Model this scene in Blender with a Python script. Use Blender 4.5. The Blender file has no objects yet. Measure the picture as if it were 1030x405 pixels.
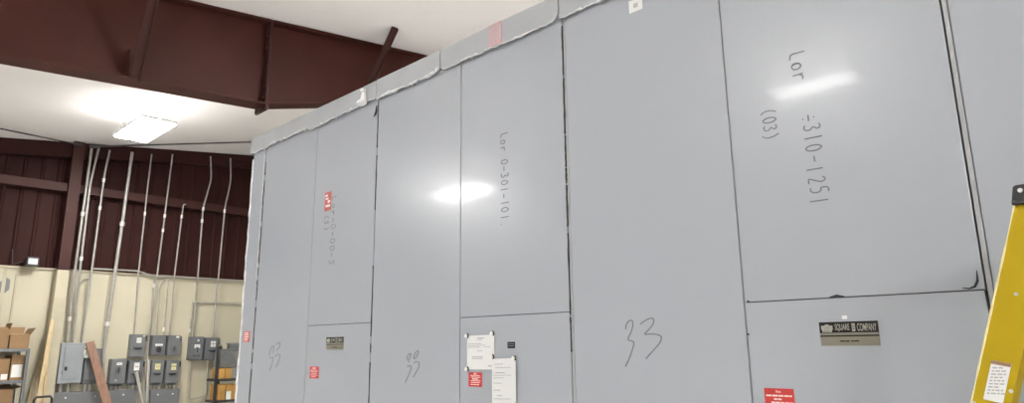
import bpy, bmesh, math, random
from mathutils import Vector, Matrix
random.seed(7)
SC = bpy.context.scene
COL = SC.collection

# ------------------------------------------------------------------ camera
IW, IH = 1030.0, 405.0
FPX = 669.03
EYE = Vector((0, 0, 1.40))
RT = Vector((0.72346406, 0.69026855, -0.01136119))
UP = Vector((0.15330063, -0.14458347, 0.97754516))
FW = Vector((-0.67312604, 0.70896047, 0.21041955))
cam_d = bpy.data.cameras.new('camera')
cam = bpy.data.objects.new('camera', cam_d)
COL.objects.link(cam)
cam.matrix_world = Matrix(((RT.x, UP.x, -FW.x, EYE.x), (RT.y, UP.y, -FW.y, EYE.y),
                           (RT.z, UP.z, -FW.z, EYE.z), (0, 0, 0, 1)))
cam_d.sensor_fit = 'HORIZONTAL'
cam_d.sensor_width = 36.0
cam_d.lens = 36.0 * FPX / IW
cam_d.clip_start = 0.02
SC.camera = cam


def ray(px, py):
    return RT * ((px - IW / 2) / FPX) + UP * ((IH / 2 - py) / FPX) + FW


YF = 1.407          # plane of the cabinet doors
XW = -10.8          # plane of the far gable wall
SLOPE, Z0 = 0.12758, 3.9723   # roof pitch


def F(px, py, off=0.0):          # a point of the cabinet front
    d = ray(px, py); t = (YF - off) / d.y
    return EYE + d * t


def W(px, py, off=0.0):          # a point on / in front of the far wall
    d = ray(px, py); t = (XW + off) / d.x
    return EYE + d * t


def roof_z(y):
    return Z0 + SLOPE * y


def CE(px, py):                  # a point of the ceiling
    d = ray(px, py); t = (Z0 - EYE.z) / (d.z - SLOPE * d.y)
    return EYE + d * t


# ------------------------------------------------------------------ materials
def mat(name, rgb, rough=0.5, metal=0.0, var=0.06, scale=6.0, bump=0.0, coat=0.0, spec=0.5, bscale=None,
        rvar=0.0, stain=None):
    m = bpy.data.materials.new(name); m.use_nodes = True
    nt = m.node_tree; b = nt.nodes['Principled BSDF']
    tc = nt.nodes.new('ShaderNodeTexCoord')
    nz = nt.nodes.new('ShaderNodeTexNoise'); nz.inputs['Scale'].default_value = scale
    nz.inputs['Detail'].default_value = 5
    nt.links.new(tc.outputs['Object'], nz.inputs['Vector'])
    cr = nt.nodes.new('ShaderNodeValToRGB')
    cr.color_ramp.elements[0].position = 0.3; cr.color_ramp.elements[1].position = 0.7
    cr.color_ramp.elements[0].color = tuple(c * (1 - var) for c in rgb) + (1,)
    cr.color_ramp.elements[1].color = tuple(min(1, c * (1 + var)) for c in rgb) + (1,)
    nt.links.new(nz.outputs['Fac'], cr.inputs['Fac'])
    out = cr.outputs['Color']
    if stain:
        n2 = nt.nodes.new('ShaderNodeTexNoise'); n2.inputs['Scale'].default_value = stain[1]
        n2.inputs['Detail'].default_value = 8
        nt.links.new(tc.outputs['Object'], n2.inputs['Vector'])
        c2 = nt.nodes.new('ShaderNodeValToRGB')
        c2.color_ramp.elements[0].position = stain[2]; c2.color_ramp.elements[0].color = (0, 0, 0, 1)
        c2.color_ramp.elements[1].position = stain[2] + 0.06; c2.color_ramp.elements[1].color = (1, 1, 1, 1)
        nt.links.new(n2.outputs['Fac'], c2.inputs['Fac'])
        mx = nt.nodes.new('ShaderNodeMixRGB'); mx.inputs['Color2'].default_value = stain[0] + (1,)
        nt.links.new(c2.outputs['Color'], mx.inputs['Fac'])
        nt.links.new(out, mx.inputs['Color1']); out = mx.outputs['Color']
    nt.links.new(out, b.inputs['Base Color'])
    b.inputs['Roughness'].default_value = rough
    b.inputs['Metallic'].default_value = metal
    b.inputs['Specular IOR Level'].default_value = spec
    b.inputs['Coat Weight'].default_value = coat
    b.inputs['Coat Roughness'].default_value = 0.09
    if bump:
        nb = nt.nodes.new('ShaderNodeTexNoise'); nb.inputs['Scale'].default_value = bscale or scale * 4
        nb.inputs['Detail'].default_value = 4
        nt.links.new(tc.outputs['Object'], nb.inputs['Vector'])
        bp = nt.nodes.new('ShaderNodeBump'); bp.inputs['Strength'].default_value = bump
        bp.inputs['Distance'].default_value = 0.01
        nt.links.new(nb.outputs['Fac'], bp.inputs['Height'])
        nt.links.new(bp.outputs['Normal'], b.inputs['Normal'])
    return m


def emat(name, rgb, s):
    m = bpy.data.materials.new(name); m.use_nodes = True
    nt = m.node_tree; b = nt.nodes['Principled BSDF']
    b.inputs['Base Color'].default_value = (.9, .9, .9, 1)
    b.inputs['Emission Color'].default_value = rgb + (1,)
    b.inputs['Emission Strength'].default_value = s
    return m


def wood(name, a, b_, sc=(14, 14, 1.2)):
    m = mat(name, a, 0.6)
    nt = m.node_tree; b = nt.nodes['Principled BSDF']
    tc = nt.nodes.new('ShaderNodeTexCoord'); mp = nt.nodes.new('ShaderNodeMapping')
    mp.inputs['Scale'].default_value = sc
    nz = nt.nodes.new('ShaderNodeTexNoise'); nz.inputs['Scale'].default_value = 3; nz.inputs['Detail'].default_value = 6
    cr = nt.nodes.new('ShaderNodeValToRGB')
    cr.color_ramp.elements[0].color = a + (1,); cr.color_ramp.elements[1].color = b_ + (1,)
    cr.color_ramp.elements[0].position = .35; cr.color_ramp.elements[1].position = .65
    nt.links.new(tc.outputs['Object'], mp.inputs['Vector']); nt.links.new(mp.outputs['Vector'], nz.inputs['Vector'])
    nt.links.new(nz.outputs['Fac'], cr.inputs['Fac']); nt.links.new(cr.outputs['Color'], b.inputs['Base Color'])
    return m


M = dict(
    paint=mat('light_grey_paint', (.350, .374, .413), .27, var=.012, scale=2.5, coat=.15, spec=.34),
    trimpaint=mat('trim_grey_paint', (.37, .387, .412), .36, var=.05, scale=9, bump=.03, bscale=20),
    film=mat('torn_film', (.72, .73, .74), .28, var=.22, scale=30, bump=.5, bscale=45),
    gasket=mat('black_gasket', (.018, .018, .018), .7),
    flange=mat('flange_grey', (.33, .34, .355), .4, var=.12, scale=18),
    ink=mat('marker_ink', (.125, .125, .135), .5, var=.2, scale=30),
    faint=mat('faded_marker_ink', (.165, .165, .175), .5, var=.2, scale=30),
    red=mat('red_label', (.50, .035, .03), .45, var=.08),
    redworn=mat('worn_red_label', (.44, .085, .07), .5, var=.15, scale=40),
    pink=mat('faded_pink_label', (.55, .34, .36), .5, var=.08, scale=30),
    pale=mat('label_print', (.80, .70, .66), .5, var=.03),
    paper=mat('white_paper', (.66, .67, .67), .75, var=.03),
    print=mat('grey_print', (.36, .37, .38), .8, var=.1),
    black=mat('black_plastic', (.012, .012, .013), .45, bump=.2, bscale=120),
    plateblack=mat('plate_black', (.012, .012, .011), .5, spec=.2),
    plategold=mat('plate_champagne', (.185, .175, .135), .42, var=.08, scale=20),
    platesilver=mat('plate_silver', (.30, .295, .255), .42, var=.06, scale=40),
    yellow=mat('yellow_fibreglass', (.37, .262, .002), .55, spec=.22, var=.05, scale=9, bump=.12, bscale=90,
               stain=((.16, .11, .02), 16.0, .73)),
    yellowedge=mat('worn_highlit_yellow_edge', (.70, .62, .33), .55, var=.1, scale=30),  # pale tone for wear plus the highlight painted along the edge
    alu=mat('aluminium', (.62, .63, .64), .35, metal=.9),
    brown=mat('red_oxide_steel', (.056, .0150, .0105), .55, var=.12, scale=2.2, bump=.05, bscale=40, spec=.2),
    brownwall=mat('brown_wall_panel', (.033, .0100, .0082), .65, var=.16, scale=1.6, spec=.15),
    girt=mat('brown_girt', (.052, .0195, .0165), .55, var=.12, scale=3, spec=.2),
    cream=mat('cream_liner', (.50, .46, .345), .62, var=.045, scale=1.8, stain=((.44, .38, .25), 2.6, .70)),
    creamtrim=mat('cream_trim', (.45, .41, .30), .6, var=.08, scale=4),
    ceil=mat('white_ceiling_vinyl', (.93, .905, .885), .8, var=.02, scale=.8, bump=.06, bscale=1.5),
    wall=mat('pale_wall', (.46, .45, .43), .7, var=.04, scale=1.0),
    floor=mat('concrete_floor', (.66, .65, .64), .5, var=.06, scale=1.5, stain=((.52, .51, .50), 1.3, .64)),
    emt=mat('galvanised_conduit', (.40, .385, .355), .42, metal=.35, var=.12, scale=12),
    emtdull=mat('dull_conduit', (.42, .40, .34), .5, metal=.3, var=.15, scale=10),
    coupling=mat('conduit_coupling', (.75, .74, .70), .35, metal=.4),
    boxgrey=mat('dark_grey_enclosure', (.150, .158, .163), .45, var=.07, scale=6),
    boxgrey2=mat('slate_enclosure', (.120, .127, .134), .45, var=.07, scale=6),
    boxlight=mat('mid_grey_enclosure', (.255, .275, .288), .42, var=.06, scale=5),
    handle=mat('black_handle', (.022, .022, .024), .4),
    sticker=mat('white_sticker', (.74, .74, .70), .6),
    ysticker=mat('yellow_sticker', (.72, .66, .32), .6),
    shelf=mat('grey_shelf_steel', (.15, .16, .17), .45, var=.08, scale=8),
    dark=mat('dark_rack_steel', (.035, .037, .038), .5),
    tarp=mat('grey_bin_plastic', (.22, .225, .215), .55, var=.12, scale=7),
    card=mat('cardboard', (.27, .165, .08), .8, var=.08, scale=7),
    card2=mat('tan_cardboard', (.40, .22, .055), .8, var=.08, scale=7),
    cardin=mat('cardboard_inside', (.26, .15, .07), .85, var=.1, scale=7),
    pine=wood('pine_wood', (.54, .42, .25), (.44, .33, .185)),
    ply=wood('plywood', (.44, .37, .25), (.38, .31, .20)),
    oak=wood('brown_board', (.21, .115, .078), (.29, .165, .112)),
    cable=mat('dark_cable', (.055, .05, .05), .5),
    scrap=mat('white_plastic_scrap', (.86, .86, .86), .4, var=.03),
    glass=mat('lamp_face', (.62, .66, .70), .2, spec=.8),
    patch=mat('grey_patch', (.17, .18, .19), .6, var=.1),
    led=emat('led_diffuser', (1.0, .985, .95), 62.0),
    uplight=emat('uplight_diffuser', (1.0, .985, .95), 28.0),
    upsoft=emat('soft_uplight_diffuser', (1.0, .985, .95), 5.0),
    ledaisle=emat('aisle_led_diffuser', (1.0, .985, .95), 105.0),
    leddoor=emat('door_led_diffuser', (1.0, .985, .95), 62.0),
    ledwide=emat('wide_led_diffuser', (1.0, .985, .95), 165.0),
    lamphouse=mat('white_lamp_housing', (.8, .8, .8), .4),
    wire=mat('hanging_wire', (.35, .34, .33), .5),
)


# ------------------------------------------------------------------ mesh building
class MB:
    def __init__(self):
        self.v = []; self.f = []; self.mi = []; self.sm = []; self.mats = []

    def m(self, key):
        if key not in self.mats: self.mats.append(key)
        return self.mats.index(key)

    def add(self, verts, faces, key, smooth=False):
        n = len(self.v); i = self.m(key)
        self.v += [Vector(p) for p in verts]
        for f in faces:
            self.f.append([n + k for k in f]); self.mi.append(i); self.sm.append(smooth)
        return self

    def bm(self, bm, key, smooth=False):
        bm.verts.ensure_lookup_table(); bm.verts.index_update()
        self.add([v.co.copy() for v in bm.verts], [[v.index for v in f.verts] for f in bm.faces], key, smooth)
        bm.free(); return self

    def hexa(self, c, key, bev=0.0, seg=2):
        """c: 8 corners, bottom ring 0-3 then top ring 4-7"""
        bm = bmesh.new(); vs = [bm.verts.new(p) for p in c]
        for f in ((3, 2, 1, 0), (4, 5, 6, 7), (0, 1, 5, 4), (1, 2, 6, 5), (2, 3, 7, 6), (3, 0, 4, 7)):
            bm.faces.new([vs[k] for k in f])
        bmesh.ops.recalc_face_normals(bm, faces=bm.faces)
        if bev:
            bmesh.ops.bevel(bm, geom=list(bm.edges), offset=bev, segments=seg, affect='EDGES', profile=.5)
        return self.bm(bm, key)

    def box(self, x0, x1, y0, y1, z0, z1, key, bev=0.0):
        return self.hexa([(x0, y0, z0), (x1, y0, z0), (x1, y1, z0), (x0, y1, z0),
                          (x0, y0, z1), (x1, y0, z1), (x1, y1, z1), (x0, y1, z1)], key, bev)

    def bar(self, p, q, w, h, key, side=Vector((1, 0, 0)), bev=0.0):
        """bar from p to q; w along side, h along the third axis"""
        p = Vector(p); q = Vector(q); d = (q - p).normalized()
        s = (side - d * side.dot(d)).normalized(); u = d.cross(s)
        c = []
        for o in (p, q):
            for a, b in ((-1, -1), (1, -1), (1, 1), (-1, 1)):
                c.append(o + s * (a * w / 2) + u * (b * h / 2))
        return self.hexa(c, key, bev)

    def tube(self, pts, r, key, seg=8, cap=True, radii=None):
        pts = [Vector(p) for p in pts]; n = len(pts); vs = []; fs = []
        prev = None
        for i, p in enumerate(pts):
            t = (pts[min(i + 1, n - 1)] - pts[max(i - 1, 0)]).normalized()
            if prev is None:
                a = Vector((0, 0, 1)) if abs(t.z) < .9 else Vector((1, 0, 0))
                s = (a - t * a.dot(t)).normalized()
            else:
                s = (prev - t * prev.dot(t)).normalized()
            prev = s; u = t.cross(s); rr = radii[i] if radii else r
            for k in range(seg):
                an = 2 * math.pi * k / seg
                vs.append(p + s * (math.cos(an) * rr) + u * (math.sin(an) * rr))
        for i in range(n - 1):
            for k in range(seg):
                k2 = (k + 1) % seg
                fs.append([i * seg + k, i * seg + k2, (i + 1) * seg + k2, (i + 1) * seg + k])
        self.add(vs, fs, key, True)
        if cap:
            self.add([vs[k] for k in range(seg)], [list(range(seg))[::-1]], key)
            self.add([vs[(n - 1) * seg + k] for k in range(seg)], [list(range(seg))], key)
        return self

    def prism(self, poly, d, key, bev=0.0):
        """planar polygon (list of points) pushed along vector d"""
        bm = bmesh.new(); d = Vector(d)
        a = [bm.verts.new(Vector(p)) for p in poly]; b = [bm.verts.new(Vector(p) + d) for p in poly]
        n = len(poly)
        bm.faces.new(a); bm.faces.new(b[::-1])
        for i in range(n):
            bm.faces.new([a[i], b[i], b[(i + 1) % n], a[(i + 1) % n]])
        bmesh.ops.recalc_face_normals(bm, faces=bm.faces)
        if bev: bmesh.ops.bevel(bm, geom=list(bm.edges), offset=bev, segments=2, affect='EDGES')
        return self.bm(bm, key)

    def disc(self, c, axis, r, h, key, seg=16, ry=None, bev=0.0):
        c = Vector(c); axis = Vector(axis).normalized()
        a = Vector((0, 0, 1)) if abs(axis.z) < .9 else Vector((1, 0, 0))
        s = axis.cross(a).normalized(); u = s.cross(axis)
        ry = ry or r
        return self.prism([c + s * (math.cos(2 * math.pi * k / seg) * r) + u * (math.sin(2 * math.pi * k / seg) * ry)
                           for k in range(seg)], axis * h, key, bev)

    def text(self, s, org, xd, yd, height, width, key, lift):
        """built-in lettering squeezed to height x width, lying on a plane"""
        cu = bpy.data.curves.new('t', 'FONT'); cu.body = s; cu.fill_mode = 'FRONT'; cu.offset = .012
        o = bpy.data.objects.new('t', cu); COL.objects.link(o)
        dg = bpy.context.evaluated_depsgraph_get(); me = o.evaluated_get(dg).to_mesh()
        xs = [v.co.x for v in me.vertices]; ys = [v.co.y for v in me.vertices]
        x0, x1, y0, y1 = min(xs), max(xs), min(ys), max(ys)
        org = Vector(org); xd = Vector(xd); yd = Vector(yd)
        vs = [org + xd * ((v.co.x - x0) / (x1 - x0) * width) + yd * ((v.co.y - y0) / (y1 - y0) * height) + Vector(lift)
              for v in me.vertices]
        self.add(vs, [list(p.vertices) for p in me.polygons], key)
        bpy.data.objects.remove(o); bpy.data.curves.remove(cu)
        return self


def build(name, mb, parent=None, org=None):
    me = bpy.data.meshes.new(name)
    o = bpy.data.objects.new(name, me); COL.objects.link(o)
    if parent is not None:
        o.parent = parent
        r = parent
        while r.parent: r = r.parent
        org = Vector(r.location)
    else:
        if org is None:
            xs = [v.x for v in mb.v]; ys = [v.y for v in mb.v]; zs = [v.z for v in mb.v]
            org = Vector(((min(xs) + max(xs)) / 2, (min(ys) + max(ys)) / 2, min(zs)))
        org = Vector(org); o.location = org
    me.from_pydata([v - org for v in mb.v], [], mb.f)
    for k in mb.mats: me.materials.append(M[k])
    for p, i, s in zip(me.polygons, mb.mi, mb.sm):
        p.material_index = i; p.use_smooth = s
    me.update()
    bm = bmesh.new(); bm.from_mesh(me); bmesh.ops.recalc_face_normals(bm, faces=bm.faces); bm.to_mesh(me); bm.free()
    return o


def thing(name, label, cat, loc, group=None):
    o = bpy.data.objects.new(name, None); COL.objects.link(o); o.location = loc
    o.empty_display_size = .1
    return tag(o, label, cat, group)


def tag(o, label, cat, group=None):
    o['label'] = label; o['category'] = cat
    if group: o['group'] = group
    return o


def struct(name, mb, parent=None):
    o = build(name, mb, parent, org=(0, 0, 0) if parent is None else None)
    if parent is None: o['kind'] = 'structure'
    return o


# ------------------------------------------------------------------ the hall
YL, YR, XN = -7.2, 9.0, 7.0
mb = MB(); mb.box(XW - .1, XN + .1, YL - .1, YR + .1, -.12, 0, 'floor'); struct('floor', mb)
mb = MB()
mb.hexa([(XW - .1, YL - .1, roof_z(YL - .1)), (XN + .1, YL - .1, roof_z(YL - .1)), (XN + .1, YR + .1, roof_z(YR + .1)), (XW - .1, YR + .1, roof_z(YR + .1)),
         (XW - .1, YL - .1, roof_z(YL - .1) + .1), (XN + .1, YL - .1, roof_z(YL - .1) + .1), (XN + .1, YR + .1, roof_z(YR + .1) + .1), (XW - .1, YR + .1, roof_z(YR + .1) + .1)], 'ceil')
struct('ceiling', mb)


def gable(x, key, name, ribs):
    """ribbed sheet wall across the gable"""
    mb = MB(); front = []
    y = YL
    if ribs:
        while y < YR - .2:
            front += [(y, 0), (y + .15, 0), (y + .165, .014), (y + .185, .014), (y + .20, 0)]
            y += .20
    else:
        front = [(YL, 0)]
    front.append((YR, 0))
    vs = []; fs = []
    for yy, d in front:
        vs += [(x + d, yy, 0), (x + d, yy, roof_z(yy) - .001)]
    for i in range(len(front) - 1):
        fs.append([2 * i, 2 * i + 2, 2 * i + 3, 2 * i + 1])
    mb.add(vs, fs, key)
    mb.hexa([(x - .1, YL, 0), (x - .002, YL, 0), (x - .002, YR, 0), (x - .1, YR, 0),
             (x - .1, YL, roof_z(YL)), (x - .002, YL, roof_z(YL)), (x - .002, YR, roof_z(YR)), (x - .1, YR, roof_z(YR))], key)
    return struct(name, mb)


wall_back = gable(XW, 'brownwall', 'wall_back', True)
mb = MB()
mb.hexa([(XN, YL, 0), (XN + .1, YL, 0), (XN + .1, YR, 0), (XN, YR, 0),
         (XN, YL, roof_z(YL)), (XN + .1, YL, roof_z(YL)), (XN + .1, YR, roof_z(YR)), (XN, YR, roof_z(YR))], 'wall')
struct('wall_front', mb)
mb = MB(); mb.box(XW, XN, YL - .1, YL, 0, roof_z(YL), 'wall'); struct('wall_left', mb)
mb = MB(); mb.box(XW, XN, YR, YR + .1, 0, roof_z(YR), 'wall'); struct('wall_right', mb)

# cream liner over the lower wall, in sheets with joint battens and a top cap
ZLIN = 2.457
LIN = .05
mb = MB()
mb.box(XW + .03, XW + LIN, YL, YR, 0, ZLIN, 'cream')
liner = struct('liner_panel', mb, wall_back)
mb = MB()
yy = 1.72 - 1.22 * 6
while yy < YR - .2:
    if yy > YL + .1: mb.box(XW + LIN, XW + LIN + .008, yy - .02, yy + .02, 0, ZLIN - .002, 'creamtrim', .002)
    yy += 1.22
struct('joint_batten', mb, liner)
mb = MB(); mb.box(XW + .02, XW + LIN + .025, YL, YR, ZLIN, ZLIN + .03, 'creamtrim', .004)
struct('cap_rail', mb, wall_back)
for z in (3.60,):
    mb = MB()
    mb.prism([(XW + .03, YL, z - .058), (XW + .17, YL, z - .058), (XW + .17, YL, z + .058), (XW + .155, YL, z + .058), (XW + .155, YL, z - .045), (XW + .03, YL, z - .045)],
             (0, YR - YL, 0), 'girt')
    struct('wall_girt', mb, wall_back)
# rake member closing the wall under the roof
mb = MB()
mb.hexa([(XW + .03, YL, roof_z(YL) - .22), (XW + .14, YL, roof_z(YL) - .22), (XW + .14, YR, roof_z(YR) - .22), (XW + .03, YR, roof_z(YR) - .22),
         (XW + .03, YL, roof_z(YL) - .003), (XW + .14, YL, roof_z(YL) - .003), (XW + .14, YR, roof_z(YR) - .003), (XW + .03, YR, roof_z(YR) - .003)], 'brownwall', .01)
struct('rake_channel', mb, wall_back)
mb = MB()
mb.box(XW, XW + .1, YL, YR, 0, .1, 'creamtrim')
mb.v = [v + Vector((LIN, 0, 0)) for v in mb.v]
struct('baseboard_back', mb)

# column on the gable wall
yc = 2.325
t = thing('steel_column', 'dark brown steel column against the back wall, cream wrapped below the liner top', 'column', (XW + .15, yc, 0))
zt = roof_z(yc) - .01
mb = MB(); mb.box(XW + .03, XW + .05, yc - .07, yc + .07, ZLIN + .03, zt - .23, 'brown'); build('rear_flange', mb, t)
mb = MB(); mb.box(XW + .185, XW + .225, yc - .07, yc + .07, ZLIN + .0, zt, 'girt', .003); build('front_flange', mb, t)
mb = MB(); mb.box(XW + .185, XW + .20, yc - .008, yc + .008, ZLIN, zt, 'brown'); mb.box(XW + .05, XW + .19, yc - .008, yc + .008, ZLIN + .03, zt - .23, 'brown'); build('web', mb, t)
mb = MB(); mb.box(XW + LIN + .026, XW + .225, yc - .072, yc + .072, 0, ZLIN, 'creamtrim', .006); build('cream_cover', mb, t)

# ------------------------------------------------------------------ tapered roof rafter
XB = -5.45
t = thing('roof_beam', 'deep dark brown steel roof rafter spanning under the white ceiling', 'beam', (XB, 2.0, 0))


def B(px, py, x=XB):
    d = ray(px, py); k = (x - EYE.x) / d.x
    return EYE + d * k


lowpts = [B(0, 57), B(120, 79.5), B(263, 105.5), B(330, 104.5)]
a, b = lowpts[0], lowpts[2]
sl1 = (b.z - a.z) / (b.y - a.y)
sl2 = (lowpts[3].z - b.z) / (lowpts[3].y - b.y)
ysp = b.y; zsp = b.z


def bot(y):
    return zsp + (y - ysp) * (sl1 if y < ysp else max(sl2, SLOPE))


ya, yb = YL + .05, YR - .05
mb = MB()
for (p, q) in ((ya, ysp - .013), (ysp + .013, yb)):
    mb.hexa([(XB - .006, p, bot(p)), (XB + .006, p, bot(p)), (XB + .006, q, bot(q)), (XB - .006, q, bot(q)),
             (XB - .006, p, roof_z(p) - .012), (XB + .006, p, roof_z(p) - .012), (XB + .006, q, roof_z(q) - .012), (XB - .006, q, roof_z(q) - .012)], 'brown')
build('web', mb, t)
for nm, fn, th in (('bottom_flange', bot, -.018), ('top_flange', lambda y: roof_z(y) - .002, -.018)):
    mb = MB()
    for (p, q) in ((ya, ysp - .013), (ysp + .013, yb)):
        z0, z1 = fn(p), fn(q)
        mb.hexa([(XB - .10, p, z0 + th), (XB + .10, p, z0 + th), (XB + .10, q, z1 + th), (XB - .10, q, z1 + th),
                 (XB - .10, p, z0), (XB + .10, p, z0), (XB + .10, q, z1), (XB - .10, q, z1)], 'brown', .003)
    build(nm, mb, t)
mb = MB()
for s in (-.013, .001):
    mb.box(XB - .10, XB + .10, ysp + s, ysp + s + .012, bot(ysp) - .07, roof_z(ysp) - .004, 'girt', .002)
for zz in (.05, .16, .52, .63):
    for xx in (-.06, .06):
        mb.disc((XB + xx, ysp - .03, bot(ysp) + zz), (0, 1, 0), .014, .06, 'brown', 6)
build('splice_plate', mb, t)
# flange braces up to hidden purlins
br_top = CE(397, 27)
lo = B(372, 83, XB + .08)
dx = br_top.x - (XB + .08)
for (px, py) in ((136, 81), (372, 83)):
    p = B(px, py, XB + .08)
    q = Vector((p.x + dx, p.y + (br_top.y - lo.y), 0)); q.z = roof_z(q.y) - .004
    mb = MB()
    d = (q - p)
    mb.bar(p - Vector((0, 0, .0)), q, .062, .006, 'girt', Vector((0, 1, 0)))
    mb.bar(p + Vector((0, .031, 0)), q + Vector((0, .031, 0)), .006, .055, 'girt', Vector((0, 1, 0)))
    o = build('flange_brace', mb, t)
# small web clip by the left brace
p = B(131, 71, XB + .006)
mb = MB(); mb.box(XB + .006, XB + .05, p.y - .03, p.y - .02, p.z - .06, p.z + .16, 'brown'); build('web_clip', mb, t)

# ------------------------------------------------------------------ hung LED high bay lamps


def lamp(cx, cy, label, L=1.02, Wd=.41, drop=.295, led='led', up='uplight'):
    z = roof_z(cy) - drop
    t = thing('ceiling_light', label, 'light', (cx, cy, z), 'hung rectangular ceiling lights')
    mb = MB()
    for s in (-1, 1):
        mb.box(cx - L / 2, cx + L / 2, cy + s * Wd / 4 - Wd / 4 + .01, cy + s * Wd / 4 + Wd / 4 - .01, z + .012, z + .045, 'lamphouse', .006)
    mb.box(cx - .09, cx + .09, cy - Wd * .3, cy + Wd * .3, z + .045, z + .095, 'lamphouse', .008)
    build('housing', mb, t)
    for s in (-1, 1):
        mb = MB()
        mb.box(cx - L / 2 + .015, cx + L / 2 - .015, cy + s * Wd / 4 - Wd / 4 + .018, cy + s * Wd / 4 + Wd / 4 - .018, z, z + .012, led)
        build('diffuser', mb, t)
    # uplight slots that wash the ceiling
    for s in (-1, 1):
        mb = MB(); mb.box(cx + s * L * .3 - L * .18, cx + s * L * .3 + L * .18, cy - Wd * .42, cy + Wd * .42, z + .045, z + .050, up); build('uplight_lens', mb, t)
    for sx, sy in ((-L * .4, -Wd * .36), (-L * .4, Wd * .36), (L * .4, -Wd * .36), (L * .4, Wd * .36)):
        mb = MB(); mb.tube([(cx + sx, cy + sy, z + .04), (cx + sx * .98, cy + sy, roof_z(cy + sy) - .001)], .004, 'wire', 6)
        build('hanging_wire', mb, t)


lamp(-8.585, 2.535, 'bright white ceiling light hung beyond the brown rafter, above the conduits', up='upsoft')
lamp(-4.87, -1.60, 'ceiling light hung low, mirrored as the glow on the second cabinet from the corner', .64, .26, roof_z(-1.60) - 2.90, 'ledaisle')
lamp(-1.69, -2.44, 'ceiling light mirrored as the streak on the tall upper right door', .62, .20, .295, 'leddoor')
lamp(4.40, -5.20, 'large ceiling light behind the camera to the right, towards the ladder', 1.3, .45, .295, 'ledwide')
lamp(-2.50, 3.10, 'added fill light above the cabinet roof just outside the top of the view')  # unseen lamp, added to brighten the ceiling near the rafter
lamp(1.90, 4.20, 'added unseen fill light above and behind the ladder end of the cabinets')  # another unseen lamp, put in as extra light

# ------------------------------------------------------------------ switchgear line-up
X = [-3.0797, -2.9476, -2.4810, -2.0389, -1.5649, -1.1267, -.6420, -.2044, .292, .710]
ZM, ZL, ZTOP = 1.4841, 2.3282, 2.4056
DEP = 1.52
PT = .022        # panel thickness
Yb = YF + PT     # body front plane


def panel(name, x0, x1, z0, z1, parent):
    mb = MB(); mb.box(x0, x1, YF, Yb - .001, z0, z1, 'paint', .0010)
    return build(name, mb, parent)


def trim_strip(x0, x1, parent, seed, ends=(0, 0), film=1.0, jag=.004, zoff=0.0):
    """roof edge flashing with a ragged lower edge and a crumpled film lip"""
    rnd = random.Random(seed)
    n = max(14, int((x1 - x0) / .011)); vs = []; fs = []; edge = []
    ph = rnd.random() * 6
    for i in range(n + 1):
        u = i / n; x = x0 + (x1 - x0) * u
        w = jag * (math.sin(u * 9 + ph) * .6 + math.sin(u * 23 + ph * 2) * .4) + rnd.uniform(-1, 1) * jag * .5
        up = 0
        if ends[0]: up = max(up, ends[0] * max(0, 1 - (x - x0) / .016))
        if ends[1]: up = max(up, ends[1] * max(0, 1 - (x1 - x) / .016))
        zl = ZL + w + up; yfr = YF - .0128
        edge.append(Vector((x, yfr, zl)))
        vs += [(x, YF + .03, ZTOP + zoff), (x, YF - .010, ZTOP + zoff), (x, YF - .0125, ZTOP - .004 + zoff), (x, yfr, zl), (x, yfr + .006, zl), (x, YF - .004, ZTOP - .02)]
    for i in range(n):
        a = i * 6; b = a + 6
        for k in range(5):
            fs.append([a + k, b + k, b + k + 1, a + k + 1])
    fs.append([0, 1, 2, 3, 4, 5]); fs.append([n * 6 + k for k in range(6)])
    mb = MB(); mb.add(vs, fs, 'trimpaint')
    o = build('roof_trim', mb, parent)
    pts = []; rad = []
    for i, p in enumerate(edge):
        pts.append(p + Vector((0, rnd.uniform(-.002, .001), rnd.uniform(-.002, .002))))
        r = .0012 + film * (.0024 * max(0, math.sin(i * .29 + ph)) ** 3 + rnd.random() * .0012)
        if rnd.random() < .10 * film: r += .0035
        rad.append(r)
    rad[0] = rad[-1] = .001
    mb = MB(); mb.tube(pts, .003, 'film', 7, True, rad)
    build('torn_film_edge', mb, o)
    return o


def gasket(x, z0, z1, parent, seed, w=.0035, patch=.45, ptop=9):
    """black foam strip in a seam with ragged bits standing out"""
    rnd = random.Random(seed); mb = MB()
    mb.box(x - .0004, x + .0010, YF + .008, Yb + .004, z0, z1, 'gasket')
    z = z0 + .01
    while z < z1 - .04:
        L = rnd.uniform(.03, .26)
        if rnd.random() < (patch if z < ptop else .06):
            z2 = min(z + L, z1 - .005); n = 9; poly = []
            for k in range(n + 1):
                poly.append((x - w * rnd.uniform(.4, 1.1), YF - .001, z + (z2 - z) * k / n))
            for k in range(n, -1, -1):
                poly.append((x + w * rnd.uniform(.3, .9), YF - .001, z + (z2 - z) * k / n))
            mb.prism(poly, (0, .012, 0), 'gasket')
        z += L + rnd.uniform(.004, .035)
    return build('seam_gasket', mb, parent)


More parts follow.
